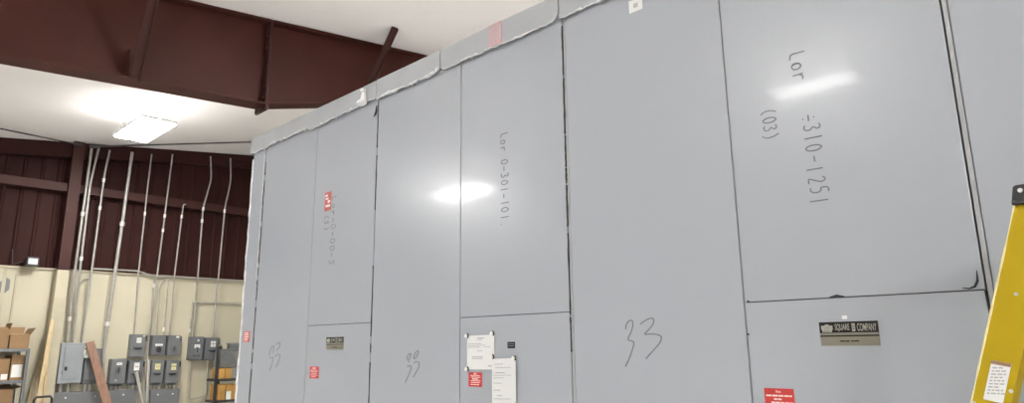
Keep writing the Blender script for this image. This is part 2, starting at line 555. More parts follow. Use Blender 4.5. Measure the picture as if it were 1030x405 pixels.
def marks(strokes, parent, key='ink', w=.0028):
    """marker strokes drawn on the panel: thin raised ribbons"""
    mb = MB()
    for st in strokes:
        pts = [Vector((p.x, YF - .0004, p.z)) for p in st]
        # smooth
        if len(pts) > 2:
            for _ in range(2):
                q = [pts[0]]
                for i in range(len(pts) - 1):
                    q += [pts[i] * .75 + pts[i + 1] * .25, pts[i] * .25 + pts[i + 1] * .75]
                q.append(pts[-1]); pts = q
        vs = []; fs = []
        for i, p in enumerate(pts):
            tg = (pts[min(i + 1, len(pts) - 1)] - pts[max(i - 1, 0)]).normalized()
            nn = Vector((-tg.z, 0, tg.x)) * (w / 2)
            f = Vector((0, -.0004, 0)); bk = Vector((0, .0008, 0))
            vs += [p + nn + f, p - nn + f, p - nn + bk, p + nn + bk]
        for i in range(len(pts) - 1):
            a = i * 4; b = a + 4
            for k in range(4):
                fs.append([a + k, b + k, b + (k + 1) % 4, a + (k + 1) % 4])
        fs += [[0, 1, 2, 3], [len(vs) - 4 + k for k in range(4)]]
        mb.add(vs, fs, key)
    return build('marker_writing', mb, parent)


def px_strokes(lists):
    return [[F(*p) for p in l] for l in lists]


GL = {  # simple hand lettering in a unit box
    'L': [[(.15, 1), (.1, .5), (.1, .05), (.8, 0)]],
    'o': [[(.5, .62), (.15, .5), (.12, .12), (.5, 0), (.85, .15), (.85, .5), (.5, .62)]],
    'r': [[(.15, .6), (.2, 0)], [(.18, .35), (.45, .6), (.85, .55)]],
    'z': [[(.1, .6), (.8, .6), (.15, .02), (.9, .02)]],
    '0': [[(.5, 1), (.12, .8), (.08, .25), (.45, 0), (.85, .2), (.9, .75), (.5, 1)]],
    '1': [[(.5, 1), (.48, 0)]],
    '2': [[(.1, .8), (.45, 1), (.85, .75), (.5, .35), (.1, 0), (.9, .02)]],
    '3': [[(.1, .9), (.6, 1), (.85, .78), (.35, .55), (.85, .4), (.8, .1), (.4, 0), (.05, .1)]],
    '5': [[(.85, 1), (.2, 1), (.15, .58), (.6, .62), (.88, .35), (.6, .03), (.1, .05)]],
    'S': [[(.85, .92), (.4, 1), (.15, .75), (.8, .4), (.6, .03), (.1, .05)]],
    '4': [[(.7, 0), (.7, 1), (.1, .35), (.95, .35)]],
    '-': [[(.1, .42), (.9, .45)]], '(': [[(.75, 1.05), (.35, .6), (.4, .1), (.8, -.1)]],
    ')': [[(.25, 1.05), (.65, .6), (.6, .1), (.2, -.1)]],
    '.': [[(.4, .0), (.55, .03)]], ' ': [],
    ':': [[(.05, .42), (.95, .42)], [(.5, .72), (.52, .8)], [(.5, .05), (.52, .12)]],
}


def digits(strokes, per, parent, key, w):
    for k in range(0, len(strokes), per):
        marks(strokes[k:k + per], parent, key, w)


def down_text(s, p0, length, height, parent, key='ink', w=.0042, seed=1, gl_w=.75):
    """handwriting turned a quarter right: it reads downwards, letter tops to the right"""
    rnd = random.Random(seed); st = []; adv = length / len(s)
    for i, ch in enumerate(s):
        jx, jz, sc = rnd.uniform(-.05, .05), rnd.uniform(-.05, .05), rnd.uniform(.88, 1.08)
        for g in GL[ch]:
            st.append([Vector((p0.x + (y + jx) * height * sc, 0, p0.z - (i + x * gl_w + jz + .1) * adv)) for x, y in g])
    return marks(st, parent, key, w)


def sticker(name, px, parent, key, rows=(), rowkey='pale', thick=.0012):
    """label on the face from its four picture corners' extents (TL, BR); rows of print as small bars"""
    a, b = F(*px[0]), F(*px[1])
    x0, x1, z1, z0 = min(a.x, b.x), max(a.x, b.x), a.z, b.z
    mb = MB(); mb.box(x0, x1, YF - thick, YF + .0005, z0, z1, key)
    for (v, u0, u1, h) in rows:
        u = u0; rnd = random.Random(int(v * 1000) + int(u0 * 99))
        while u < u1 - .02:
            L = min(rnd.uniform(.08, .2), u1 - u)
            mb.box(x0 + (x1 - x0) * u, x0 + (x1 - x0) * (u + L), YF - thick - .0004, YF - thick + .0003, z1 - (z1 - z0) * (v + h), z1 - (z1 - z0) * v, rowkey)
            u += L + .03
    return build(name, mb, parent), (x0, x1, z0, z1)


def nameplate(px, parent, label):
    a, b = F(*px[0]), F(*px[1])
    x0, x1, z1, z0 = a.x, b.x, a.z, b.z; w = x1 - x0; h = z1 - z0
    e = .0015
    mb = MB(); mb.box(x0, x1, YF - e, YF + .0005, z0, z1, 'plategold')
    mb.box(x0, x1, YF - e - .0005, YF - e + .0003, z0 + h * .50, z1, 'plateblack')
    mb.box(x0, x1, YF - e - .0005, YF - e + .0003, z0 + h * .38, z0 + h * .44, 'plateblack')
    mb.box(x0 + w * .0, x1, YF - e - .0008, YF - e + .0003, z0 + h * .51, z0 + h * .535, 'platesilver')
    # emblem: silver shield with a stepped crown and dark bars
    ex0, ex1, ez0, ez1 = x0 + w * .035, x0 + w * .235, z0 + h * .57, z0 + h * .90
    ew, eh = ex1 - ex0, ez1 - ez0
    mb.prism([(ex0 + ew * u, YF - e - .0012, ez0 + eh * v) for u, v in
              ((.08, 0), (.92, 0), (.92, .3), (1, .3), (1, .85), (.72, .85), (.6, 1), (.4, 1), (.28, .85), (0, .85), (0, .3), (.08, .3))], (0, .001, 0), 'platesilver')
    for u0, u1, v0, v1 in ((.2, .42, .10, .16), (.5, .72, .10, .16), (.3, .7, .5, .54)):
        mb.box(ex0 + ew * u0, ex0 + ew * u1, YF - e - .0015, YF - e - .001, ez0 + eh * v0, ez0 + eh * v1, 'plateblack')
    mb.text('SQUARE', (x0 + w * .275, YF - e - .0008, z0 + h * .60), (1, 0, 0), (0, 0, 1), h * .31, w * .25, 'platesilver', (0, 0, 0))
    mb.box(x0 + w * .565, x0 + w * .62, YF - e - .0009, YF - e, z0 + h * .59, z0 + h * .92, 'platesilver')
    mb.text('D', (x0 + w * .578, YF - e - .0014, z0 + h * .66), (1, 0, 0), (0, 0, 1), h * .18, w * .03, 'plateblack', (0, 0, 0))
    mb.text('COMPANY', (x0 + w * .655, YF - e - .0008, z0 + h * .60), (1, 0, 0), (0, 0, 1), h * .31, w * .32, 'platesilver', (0, 0, 0))
    for u0, u1 in ((.34, .42), (.43, .50), (.53, .58), (.585, .66)):
        mb.box(x0 + w * u0, x0 + w * u1, YF - e - .0006, YF - e, z0 + h * .165, z0 + h * .215, 'plateblack')
    mb.box(x0 + w * .70, x0 + w * .92, YF - e - .0006, YF - e, z0 + h * .185, z0 + h * .195, 'boxgrey')
    o = build('nameplate', mb, parent); o['label'] = label
    return o


def cabinet(i0, label, seam_gap, flange, seed, gpatch, ptop=9, gw=.003):
    """one section: X[i0] .. X[i0+2], split at X[i0+1]"""
    x0, xm, x1 = X[i0], X[i0 + 1], X[i0 + 2]
    t = thing('switchgear_cabinet', label, 'electrical cabinet', ((x0 + x1) / 2, YF + DEP / 2, 0), 'cabinets of the grey line-up')
    mb = MB(); mb.box(x0 + .0025, x1 - .0025, Yb, YF + DEP, 0, ZTOP - .002, 'paint', .003); build('steel_body', mb, t)
    fw = .0085 if flange else 0
    if flange:
        mb = MB(); mb.box(x0 + .0010, x0 + .0010 + fw, YF + .001, Yb - .001, .02, ZL + .012, 'flange', .0015); build('edge_flange', mb, t)
    s = (.0010 if flange else .0022) + fw + (.0016 if flange else 0)
    left = panel('front_panel', x0 + s, xm - seam_gap / 2, .02, ZL + .012, t)
    up = panel('upper_door', xm + seam_gap / 2, x1 - .0018, ZM + .0010, ZL + .012, t)
    dn = panel('lower_door', xm + seam_gap / 2, x1 - .0018, .02, ZM - .0010, t)
    mb = MB(); mb.box(xm + seam_gap, x1 - .006, YF + .004, Yb, ZM - .0012, ZM + .0012, 'gasket'); build('door_seal', mb, t)
    gasket(x0 + .0006, .02, ZL, t, seed, gw, gpatch, ptop)
    return t, left, up, dn


C1 = cabinet(1, 'grey switchgear cabinet beside the corner post, with faded red label on its upper door', .0022, False, 11, .92, 9, .0062)
C2 = cabinet(3, 'grey switchgear cabinet with two papers on its lower right door', .0036, False, 12, .7, 9, .0045)
C3 = cabinet(5, 'grey switchgear cabinet with the large black and gold nameplate', .0042, True, 13, .65, 9, .0032)
C4 = cabinet(7, 'grey switchgear cabinet behind the yellow ladder', .0042, True, 14, .6, 1.50, .0024)
# seam V6 also carries a narrow centre post look: second thin line
t = C3[0]
mb = MB(); mb.box(X[6] - .0012, X[6] + .0012, YF + .004, Yb, .02, ZL, 'flange'); build('centre_post', mb, t)

# corner post at the far left end
t = thing('corner_post', 'narrow grey corner post at the far left end of the cabinets', 'panel', ((X[0] + X[1]) / 2, YF + .06, 0))
mb = MB(); mb.box(X[0], X[1] - .004, YF, Yb + DEP * .6, 0, ZTOP - .003, 'paint', .004); build('post_body', mb, t)
rnd = random.Random(5); pts = []; rad = []
z = .02
while z < ZL:
    pts.append((X[0] + .004 + rnd.uniform(-.003, .003), YF - .001, z)); rad.append(rnd.uniform(.002, .0065)); z += .03
mb = MB(); mb.tube(pts, .004, 'film', 7, True, rad); build('torn_film_edge', mb, t)
pts = []; rad = []; z = 1.7
while z < ZL:
    pts.append((X[1] - .009 + rnd.uniform(-.002, .002), YF - .001, z)); rad.append(rnd.uniform(.001, .0032)); z += .03
mb = MB(); mb.tube(pts, .004, 'film', 7, True, rad); build('torn_film_edge', mb, t)
o, _ = sticker('warning_label', ((245.6, 333.2), (250.8, 343.6)), t, 'redworn', [(.12, .2, .8, .1), (.3, .15, .85, .08), (.48, .15, .85, .08), (.66, .15, .8, .08), (.82, .2, .7, .06)])
o['label'] = 'small worn red label'

# roof trims: part of each cabinet
trim_strip(X[0] - .012, X[1] - .004, t, 21, (0, 0), .8, .003)
trim_strip(X[1] - .003, X[3] - .002, C1[0], 22, (0, .0), .55, .008)
trim_strip(X[3] + .001, -1.662, C2[0], 23, (0, .018), 2.0, .003, .002)
o = trim_strip(-1.657, X[5] - .004, C2[0], 24, (.012, .022), .75, .0025, .004)
o, _ = sticker('faded_label', ((495.2, 27.8), (507.6, 44.0)), o, 'pink', [(.1, .1, .9, .1), (.3, .1, .9, .05), (.42, .1, .9, .05), (.54, .1, .9, .05), (.66, .1, .9, .05), (.78, .1, .9, .05)], 'trimpaint')
for v in o.data.vertices: v.co.y -= .0145
o['label'] = 'faded pink label'
trim_strip(X[5] + .001, X[7] - .002, C3[0], 25, (0, .01), .8, .002, .010)
trim_strip(X[7] + .002, X[9] + .01, C4[0], 26, (0, 0), .8, .002, .010)
# white torn plastic scrap standing at the joint of the first two trims
p = F(367, 103.5, .014)
mb = MB()
base = []
for i in range(18):
    an = 2 * math.pi * i / 18
    base.append((p.x + math.cos(an) * .023 - .002, p.y - .014 + math.sin(an) * .020, p.z - .006 + .005 * math.cos(an)))
mb.prism(base, (0, 0, .008), 'scrap', .002)
mb.prism([(p.x - .011, p.y - .018, p.z), (p.x + .024, p.y - .018, p.z + .002), (p.x + .004, p.y - .010, p.z + .046), (p.x - .008, p.y - .010, p.z + .048)], (0, .010, 0), 'scrap', .001)
mb.box(p.x - .013, p.x + .007, p.y - .016, p.y - .001, p.z + .046, p.z + .056, 'scrap', .002)
o = build('film_scrap', mb, C1[0]); o['label'] = 'white torn plastic scrap standing on the trim joint'

# ---- labels and writing of the first cabinet
t, left, up, dn = C1
o, _ = sticker('warning_label', ((327.4, 194.0), (332.6, 211.0)), up, 'redworn', [(.12, .1, .45, .12), (.30, .15, .6, .1), (.45, .5, .9, .14), (.68, .2, .9, .12)])
o['label'] = 'faded red label with pale print'
o, _ = sticker('warning_label', ((312.3, 368.3), (320.4, 380.5)), dn, 'red', [(.10, .3, .7, .08), (.28, .1, .9, .05), (.42, .1, .9, .05), (.56, .2, .8, .05), (.70, .1, .9, .05), (.84, .2, .7, .05)])
o['label'] = 'red label with white print'
nameplate(((328.8, 339.0), (345.3, 351.2)), dn, 'small black and gold nameplate')
down_text('Lor-0-00-S', F(334.3, 197), F(336, 198).z - F(336, 268.5).z, .034, up, 'faint', .0032, 3)
down_text('(S)', F(327.0, 216), F(328, 216).z - F(328, 233).z, .030, up, 'faint', .0032, 4)
s6 = 5.06
c = lambda pts: [(230 + x / s6, 325 + y / s6) for x, y in pts]
digits(px_strokes([c([(205, 165), (213, 135), (222, 112), (232, 115), (226, 150)]), c([(210, 178), (222, 170), (228, 178), (222, 205), (208, 240)]),
                  c([(240, 108), (255, 96), (264, 102), (256, 125), (243, 140)]), c([(236, 170), (250, 155), (263, 160), (258, 185), (240, 222)])]), 2, left, 'ink', .0028)

# ---- second cabinet
t, left, up, dn = C2
down_text('Lor 0-301-101.', F(503.5, 134), F(507, 134).z - F(507, 230).z, .030, up, 'ink', .0029, 6)
s6 = 6.225
c = lambda pts: [(380 + x / s6, 340 + y / s6) for x, y in pts]
digits(px_strokes([c([(188, 135), (182, 122), (195, 97), (208, 95), (205, 115), (190, 140), (196, 150)]), c([(190, 178), (183, 176), (200, 170), (211, 178), (205, 205), (172, 278)]),
                  c([(228, 130), (223, 115), (238, 85), (252, 76), (256, 88), (240, 120), (230, 128)]), c([(226, 155), (240, 145), (258, 150), (262, 165), (245, 205), (222, 242)])]), 2, left, 'ink', .0028)
o, _ = sticker('data_plate', ((510.7, 343.6), (518.1, 350.0)), dn, 'plateblack', [(.25, .1, .9, .12), (.55, .1, .9, .12)], 'boxgrey')
o, _ = sticker('warning_label', ((471.7, 374.0), (484.9, 389.0)), dn, 'red', [(.06, .4, .6, .08), (.2, .15, .85, .05), (.31, .2, .9, .05), (.43, .3, .75, .07), (.56, .15, .9, .05), (.68, .2, .85, .05), (.82, .15, .8, .06)])
o['label'] = 'red label with white print'

# ---- third cabinet
t, left, up, dn = C3
s6 = 2.79
c = lambda pts: [(560 + x / s6, 260 + y / s6) for x, y in pts]
digits(px_strokes([c([(194, 198), (194, 186), (202, 174), (212, 172), (215, 182), (210, 205), (198, 226), (206, 230), (218, 232), (213, 255), (203, 282), (193, 302)]),
                  c([(234, 184), (244, 176), (260, 167), (273, 167), (272, 182), (258, 200), (243, 213), (262, 211), (285, 212), (296, 220), (289, 238), (270, 258), (250, 281)])]), 1, left, 'ink', .0028)
p = F(794, 53)
down_text('Lor', p, p.z - F(799, 85).z, .036, up, 'ink', .0028, 8)
p = F(806, 116)
down_text(':310-1251', p, p.z - F(817, 209).z, .036, up, 'ink', .0028, 9, .68)
p = F(766, 110)
down_text('(03)', p, p.z - F(771, 143).z, .030, up, 'ink', .0024, 10)
nameplate(((823.9, 324.0), (886.0, 347.2)), dn, 'large black and gold nameplate with silver lettering')
o, _ = sticker('paper_scrap', ((847.0, 317.2), (852.5, 320.6)), dn, 'paper')
a = F(768.6, 389.8); b = F(798.2, 391)
hh = (b.x - a.x) * 1.12
mb = MB(); mb.box(a.x, b.x, YF - .0012, YF + .0005, a.z - hh, a.z, 'red')
rw = b.x - a.x
mb.text('Note', (a.x + rw * .40, YF - .0018, a.z - hh * .125), (1, 0, 0), (0, 0, 1), hh * .07, rw * .17, 'pale', (0, 0, 0))
for v, u0, u1 in ((.19, .06, .93), (.29, .32, .6), (.39, .22, .95), (.53, .06, .9), (.63, .1, .92), (.73, .06, .8), (.83, .1, .9)):
    u = u0; rnd = random.Random(int(v * 100))
    while u < u1 - .02:
        L = min(rnd.uniform(.1, .22), u1 - u)
        mb.box(a.x + rw * u, a.x + rw * (u + L), YF - .0017, YF - .001, a.z - hh * (v + .045), a.z - hh * v, 'pale'); u += L + .025
o = build('warning_label', mb, dn); o['label'] = 'red label with white print'
o, _ = sticker('paper_tag', ((632.6, 1.8), (646.6, 8.6)), left, 'paper', [(.35, .35, .65, .35)], 'print')
# torn gasket curl by the ladder
p = F(986, 289)
mb = MB()
mb.tube([p + Vector((-.026, -.002, .001)), p + Vector((-.016, -.003, -.001)), p + Vector((-.007, -.003, .002)), p + Vector((-.002, -.002, .012)), p + Vector((-.001, -.001, .030))], .003, 'gasket', 7, True, [.0007, .0014, .0022, .0020, .0006])
build('torn_gasket', mb, t)
p = F(990.5, 292)
mb = MB()
mb.tube([p + Vector((.0, -.001, .000)), p + Vector((.004, -.001, -.06)), p + Vector((.004, -.001, -.13))], .003, 'gasket', 7, True, [.0008, .0026, .0008])
build('torn_gasket', mb, C4[0])
p = F(842, 298.3)
mb = MB(); mb.tube([p + Vector((-.014, -.001, 0)), p + Vector((0, -.003, .002)), p + Vector((.014, -.001, 0))], .002, 'gasket', 6, True, [.0008, .0024, .0008])
build('torn_gasket', mb, t)
p = F(378.5, 112)
mb = MB(); mb.tube([p + Vector((.004, -.002, .022)), p + Vector((.004, -.003, .0)), p + Vector((-.002, -.003, -.012)), p + Vector((-.012, -.003, -.020))], .003, 'gasket', 6, True, [.002, .0045, .004, .001])
build('torn_gasket', mb, C1[0])
for pp in (F(751.5, 303, 0), F(751.5, 336, 0)):
    mb = MB(); mb.disc((pp.x + .003, YF - .002, pp.z), (0, 1, 0), .0022, .003, 'gasket', 10); build('screw', mb, t)


# ------------------------------------------------------------------ papers held on the door
def paper(tl, tr, h, label, rows, tabs, back):
    a, b = F(*tl), F(*tr); w = b.x - a.x
    t = thing('paper_notice', label, 'paper', ((a.x + b.x) / 2, YF - .001, a.z - h), 'papers on the lower door')
    y = YF - back
    mb = MB(); n = 8; vs = []; fs = []
    for i in range(n + 1):
        for j in range(n + 1):
            u, v = i / n, j / n
            bulge = .0022 * math.sin(math.pi * u) * math.sin(math.pi * v) + .0012 * v * math.sin(u * 6)
            x = a.x + w * u; z = a.z + (b.z - a.z) * u - h * v
            vs.append((x, y - max(0, bulge), z))
    m1 = len(vs); vs += [(x, yy + .0004, z) for x, yy, z in vs]
    for i in range(n):
        for j in range(n):
            k = i * (n + 1) + j
            fs.append([k, k + 1, k + n + 2, k + n + 1]); fs.append([m1 + k, m1 + k + n + 1, m1 + k + n + 2, m1 + k + 1])
    mb.add(vs, fs, 'paper', True)
    for v, u0, u1, th in rows:
        u = u0; rnd = random.Random(int(v * 1000))
        while u < u1 - .01:
            L = min(rnd.uniform(.05, .16), u1 - u)
            x = a.x + w * u; z = a.z + (b.z - a.z) * u - h * v
            mb.box(x, x + w * L, y - .0042, y - .0034, z - th, z, 'print'); u += L + .02
    build('sheet', mb, t)
    for (px, py) in tabs:
        q = F(px, py)
        mb = MB(); mb.disc((q.x, y - .007, q.z), (0, 1, 0),   .0062, .006, 'sticker', 14, bev=.001)
        o = build('magnet', mb, t)
        pts = [(q.x + .0074 * math.cos(s), y - .003, q.z + .0074 * math.sin(s)) for s in [-.9 - 2 * k / 8 * -1 for k in range(9)]]
        mb = MB(); mb.tube(pts, .0020, 'gasket', 6); build('magnet_rim', mb, o)
    return t


paper((470.3, 337.4), (497.6, 336.2), F(470, 337.4).z - F(470, 371.2).z, 'white paper notice fixed left and higher on the lower door, above the red label',
      [(.07, .42, .66, .0025), (.12, .4, .62, .0018), (.24, .06, .55, .0016), (.29, .08, .7, .0016), (.34, .06, .5, .0016), (.34, .68, .9, .0016), (.45, .4, .6, .0016), (.62, .22, .62, .0022), (.67, .22, .6, .0022), (.88, .82, .93, .003)],
      [(470.4, 337.6), (496.0, 335.2), (470.6, 370.8)], .002)
paper((496.6, 360.6), (520.4, 359.7), .24, 'white paper notice overlapping the other, lower right',
      [(.06, .15, .5, .0016), (.10, .2, .85, .0016), (.16, .2, .6, .0016), (.19, .1, .85, .0016), (.22, .1, .55, .0016), (.28, .1, .45, .0016), (.36, .1, .4, .0016), (.42, .25, .45, .002), (.46, .1, .85, .0016), (.54, .25, .5, .0025), (.57, .25, .45, .0025)],
      [(497.3, 358.4), (519.2, 359.9)], .0075)

# ------------------------------------------------------------------ stepladder
YN, YFAR = 1.00, 1.30
a = F(1015.8, 229, YF - YN); b = F(980.8, 405, YF - YN)
lean = (b.x - a.x) / (b.z - a.z)
ztop = F(1018, 187, YF - YN).z
wid = .041
t = thing('step_ladder', 'yellow stepladder with black top cap in front of the grey cabinets', 'ladder', (-.05, 1.15, 0))
SH = Vector((.16, 1, 0)).normalized()         # across the ladder, near rail to far rail
FR = Vector((SH.y, -SH.x, 0))                 # forward/back along the floor


def railpt(z, u, s):
    """point on the front rails: u across the web, s from near (0) to far (1)"""
    splay = (ztop - z) * .055
    y = YN - splay + (YFAR - YN + 2 * splay) * s
    x = a.x + lean * (z - a.z)
    return Vector((x, 0, z)) + FR * u + Vector((SH.x * (y - YN), y, 0))


zc = ztop - .021
for s, nm in ((0, 'side_rail'), (1, 'side_rail')):
    sg = 1 if s == 0 else -1
    prof = [(0, 0), (wid, 0), (wid, .024), (wid - .004, .024), (wid - .004, .004), (.004, .004), (.004, .024), (0, .024)]
    vs = []; fs = []; zs = [0.012, .35, .7, 1.0, 1.25, 1.4, zc]
    for z in zs:
        for u, d in prof:
            vs.append(railpt(z, u, s) + SH * (d * sg))
    n = len(prof)
    for i in range(len(zs) - 1):
        for k in range(n):
            fs.append([i * n + k, i * n + (k + 1) % n, (i + 1) * n + (k + 1) % n, (i + 1) * n + k])
    fs += [[k for k in range(n)][::-1], [(len(zs) - 1) * n + k for k in range(n)]]
    mb = MB(); mb.add(vs, fs, 'yellow')
    r = build(nm, mb, t)
    if s == 0:
        rnd = random.Random(3)
        pts = [railpt(z, .0004, 0) + SH * -.0002 for z in [1.0 + (zc - 1.0) * k / 40 for k in range(41)]]
        mb = MB(); mb.tube(pts, .001, 'yellowedge', 6, True, [rnd.uniform(.0006, .0016) for _ in pts]); o = build('worn_highlit_edge', mb, r); o['label'] = 'pale worn edge with painted highlight'  # worn rail edge; the highlight on its rounding is painted in as pale colour
        # instruction label
        def lab(px, py): return F(px, py, YF - (YN - .02))
        zt1, zb1 = lab(993, 362).z, lab(985, 401).z
        c = []
        for yy in (0, -.0015):
            pass
        P = lambda u, z, l: railpt(z, u * wid, 0) - SH * l
        poly = [P(.30, zb1, 0), P(.80, zb1 - .004, 0), P(.80, zt1 - .004, 0), P(.30, zt1, 0)]
        mb = MB(); mb.prism(poly, -SH * .001, 'paper')
        mb.prism([P(.30, zt1 - .004, .001), P(.80, zt1 - .008, .001), P(.80, zt1 - .004, .001), P(.30, zt1, .001)], -SH * .0004, 'oak')
        for k in range(9):
            zz = zt1 - .008 - k * (zt1 - zb1 - .012) / 9
            u = .36; u1 = .72 if k % 3 else .6
            rnd = random.Random(k)
            while u < u1:
                L = rnd.uniform(.05, .13)
                mb.prism([P(u, zz - .0016, .001), P(u + L, zz - .0018, .001), P(u + L, zz, .001), P(u, zz, .001)], -SH * .0003, 'print'); u += L + .03
        o = build('instruction_label', mb, r); o['label'] = 'white instruction label'
        for (u, z) in ((.55, lab(1005, 296).z), (.93, lab(1014, 393).z), (.08, lab(981, 405).z)):
            q = railpt(z, u * wid, 0)
            mb = MB(); mb.disc(q, -SH, .0022, .0014, 'alu', 10); build('rivet', mb, r)
    mb = MB()
    q0 = railpt(0.0, -.006, s); 
    mb.hexa([railpt(z, u, s) + SH * (d * sg) for z in (0.0, .05) for u, d in ((-.005, -.005), (wid + .005, -.005), (wid + .005, .028), (-.005, .028))], 'black', .003)
    build('rail_foot', mb, t)
# rear legs
for s in (0, 1):
    sg = 1 if s == 0 else -1
    splay = 0
    p = railpt(zc - .004, wid + .075, s) + SH * (sg * .012)
    q = p + Vector((.36, 0, -p.z)) + Vector((0, (-.06 if s == 0 else .06), 0))
    if q.y > YF - .05: q.y = YF - .05
    mb = MB(); mb.bar(p, q, .030, .020, 'yellow', FR, .002)
    build('rear_leg', mb, t)
# treads
z = ztop - .305
while z > .2:
    p0 = railpt(z, 0, 0) + SH * .026; p1 = railpt(z, 0, 1) - SH * .026
    c = []
    for zz in (z - .022, z):
        c += [Vector((p0.x, p0.y, zz)), Vector((p0.x, p0.y, zz)) + FR * .075, Vector((p1.x, p1.y, zz)) + FR * .075, Vector((p1.x, p1.y, zz))]
    mb = MB(); mb.hexa(c, 'alu', .002); build('tread', mb, t)
    z -= .305
# top cap: moulded black plastic with a rounded skirt and a bolt
n0 = railpt(zc, 0, 0); f0 = railpt(zc, 0, 1)
c = []
u0, u1 = -.0025, .185
for zz, e in ((zc - .004, .0), (ztop, .004)):
    c += [n0 + FR * (u0 + e) - SH * (.008 - e), n0 + FR * (u1 - e) - SH * (.008 - e), f0 + FR * (u1 - e) + SH * (.008 - e), f0 + FR * (u0 + e) + SH * (.008 - e)]
    for k in range(4): c[-1 - k].z = zz
mb = MB(); mb.hexa(c, 'black', .003)
cap = build('top_cap', mb, t)
q = n0 + FR * .010 - SH * .008; q.z = zc + .0125
mb = MB(); mb.disc(q + SH * .002, -SH, .0026, .0035, 'alu', 12); build('bolt', mb, cap)

# ------------------------------------------------------------------ far wall: enclosures
XL = XW + LIN    # face of the liner


def wallbox(name, label, cat, tl, br, depth, key, style, group=None):
    """surface mounted enclosure from the picture extents of its front"""
    off = LIN + depth
    cx, cy = (tl[0] + br[0]) / 2, (tl[1] + br[1]) / 2
    y0, y1 = W(tl[0], cy, off).y, W(br[0], cy, off).y
    z1, z0 = W(cx, tl[1], off).z, W(cx, br[1], off).z
    t = thing(name, label, cat, (XL + depth / 2, (y0 + y1) / 2, z0), group)
    w, h = y1 - y0, z1 - z0; xf = XL + depth
    mb = MB(); mb.box(XL, xf - .02, y0, y1, z0, z1, key, .006); build('enclosure', mb, t)
    mb = MB(); mb.box(xf - .02, xf, y0 + .003, y1 - .003, z0 + .003, z1 - .003, key, .008)
    cov = build('cover', mb, t)

    def pt(u, v): return y0 + w * u, z0 + h * v
    if style.get('oval'):
        v = style['oval']; yy, zz = pt(.5, v)
        mb = MB(); mb.disc((xf - .002, yy, zz), (1, 0, 0), w * .20, .012, style.get('ovalkey', 'boxgrey2'), 20, h * .15, .003)
        mb.box(xf + .008, xf + .026, yy - w * .035, yy + w * .035, zz - h * .10, zz + h * .10, 'handle', .004)
        build('rotary_handle', mb, cov)
    if style.get('grip'):
        yy, zz = pt(.5, style['grip'])
        n = 10; poly = [(xf - .001, yy + w * .27 * math.cos(math.pi + math.pi * k / n), zz + h * .085 * math.sin(math.pi + math.pi * k / n)) for k in range(n + 1)]
        mb = MB(); mb.prism(poly, (.02, 0, 0), 'handle', .003)
        mb.box(xf - .001, xf + .012, yy - w * .30, yy + w * .30, zz - .004, zz + .008, 'handle', .002)
        build('pull_handle', mb, cov)
    for (u, v, su, sv, k) in style.get('stickers', ()):
        yy, zz = pt(u, v)
        mb = MB(); mb.box(xf - .001, xf + .0012, yy - w * su / 2, yy + w * su / 2, zz - h * sv / 2, zz + h * sv / 2, k)
        mb.box(xf + .001, xf + .0016, yy - w * su * .3, yy + w * su * .3, zz - h * sv * .1, zz + h * sv * .05, 'print')
        o = build('sticker', mb, cov); o['label'] = 'white sticker' if k == 'sticker' else 'yellow sticker'
    if style.get('lever', True):
        mb = MB(); mb.bar((xf - .045, y1 - .002, z1 - h * .12), (xf - .045, y1 + .022, z1 - h * .12), .02, .02, 'handle', Vector((1, 0, 0)), .003)
        mb.bar((xf - .045, y1 + .018, z1 - h * .05), (xf - .045, y1 + .018, z1 - h * .30), .018, .012, 'handle', Vector((1, 0, 0)), .003)
        build('side_lever', mb, t)
    return t, (y0, y1, z0, z1)


GB = 'grey disconnect switches on the back wall'
boxes = {}
boxes['A'] = wallbox('disconnect_switch', 'dark grey switch box leftmost in the upper row, white sticker above a handle bar', 'switch box', (131.6, 336), (146.4, 359), .13, 'boxgrey',
                     dict(grip=.40, stickers=[(.52, .74, .32, .22, 'sticker'), (.85, .93, .14, .06, 'sticker')]), GB)
boxes['B'] = wallbox('disconnect_switch', 'dark grey switch box second in the upper row, pale lettering strip above a dark handle', 'switch box', (153.0, 337), (166.9, 357), .13, 'boxgrey2',
                     dict(oval=.28, ovalkey='handle', stickers=[(.5, .52, .55, .10, 'sticker')]), GB)
boxes['C'] = wallbox('disconnect_switch', 'dark grey switch box third in the upper row, with round handle plate and corner sticker', 'switch box', (169.1, 337), (181.5, 357), .13, 'boxgrey',
                     dict(oval=.33, stickers=[(.72, .92, .24, .09, 'sticker')]), GB)
boxes['D'] = wallbox('disconnect_switch', 'dark grey switch box leftmost in the lower row, oval handle plate mid cover', 'switch box', (111.0, 360.6), (127.0, 386), .13, 'boxgrey',
                     dict(oval=.55, stickers=[(.52, .80, .34, .10, 'sticker'), (.4, .15, .08, .05, 'sticker')]), GB)
boxes['E'] = wallbox('disconnect_switch', 'dark grey switch box second in the lower row, white round sticker above its handle', 'switch box', (129.5, 362), (144.0, 385), .13, 'boxgrey2',
                     dict(grip=.40, stickers=[(.52, .72, .38, .34, 'sticker')]), GB)
boxes['F'] = wallbox('disconnect_switch', 'dark grey switch box third in the lower row, with pale yellow square sticker', 'switch box', (151.8, 362), (164.9, 385), .13, 'boxgrey',
                     dict(grip=.42, stickers=[(.48, .72, .42, .26, 'ysticker')]), GB)
boxes['G'] = wallbox('disconnect_switch', 'dark grey switch box at the right end of the lower row, two small yellow stickers', 'switch box', (166.8, 362), (180.4, 385), .13, 'boxgrey',
                     dict(grip=.42, stickers=[(.55, .80, .36, .10, 'ysticker'), (.55, .64, .36, .14, 'ysticker')]), GB)
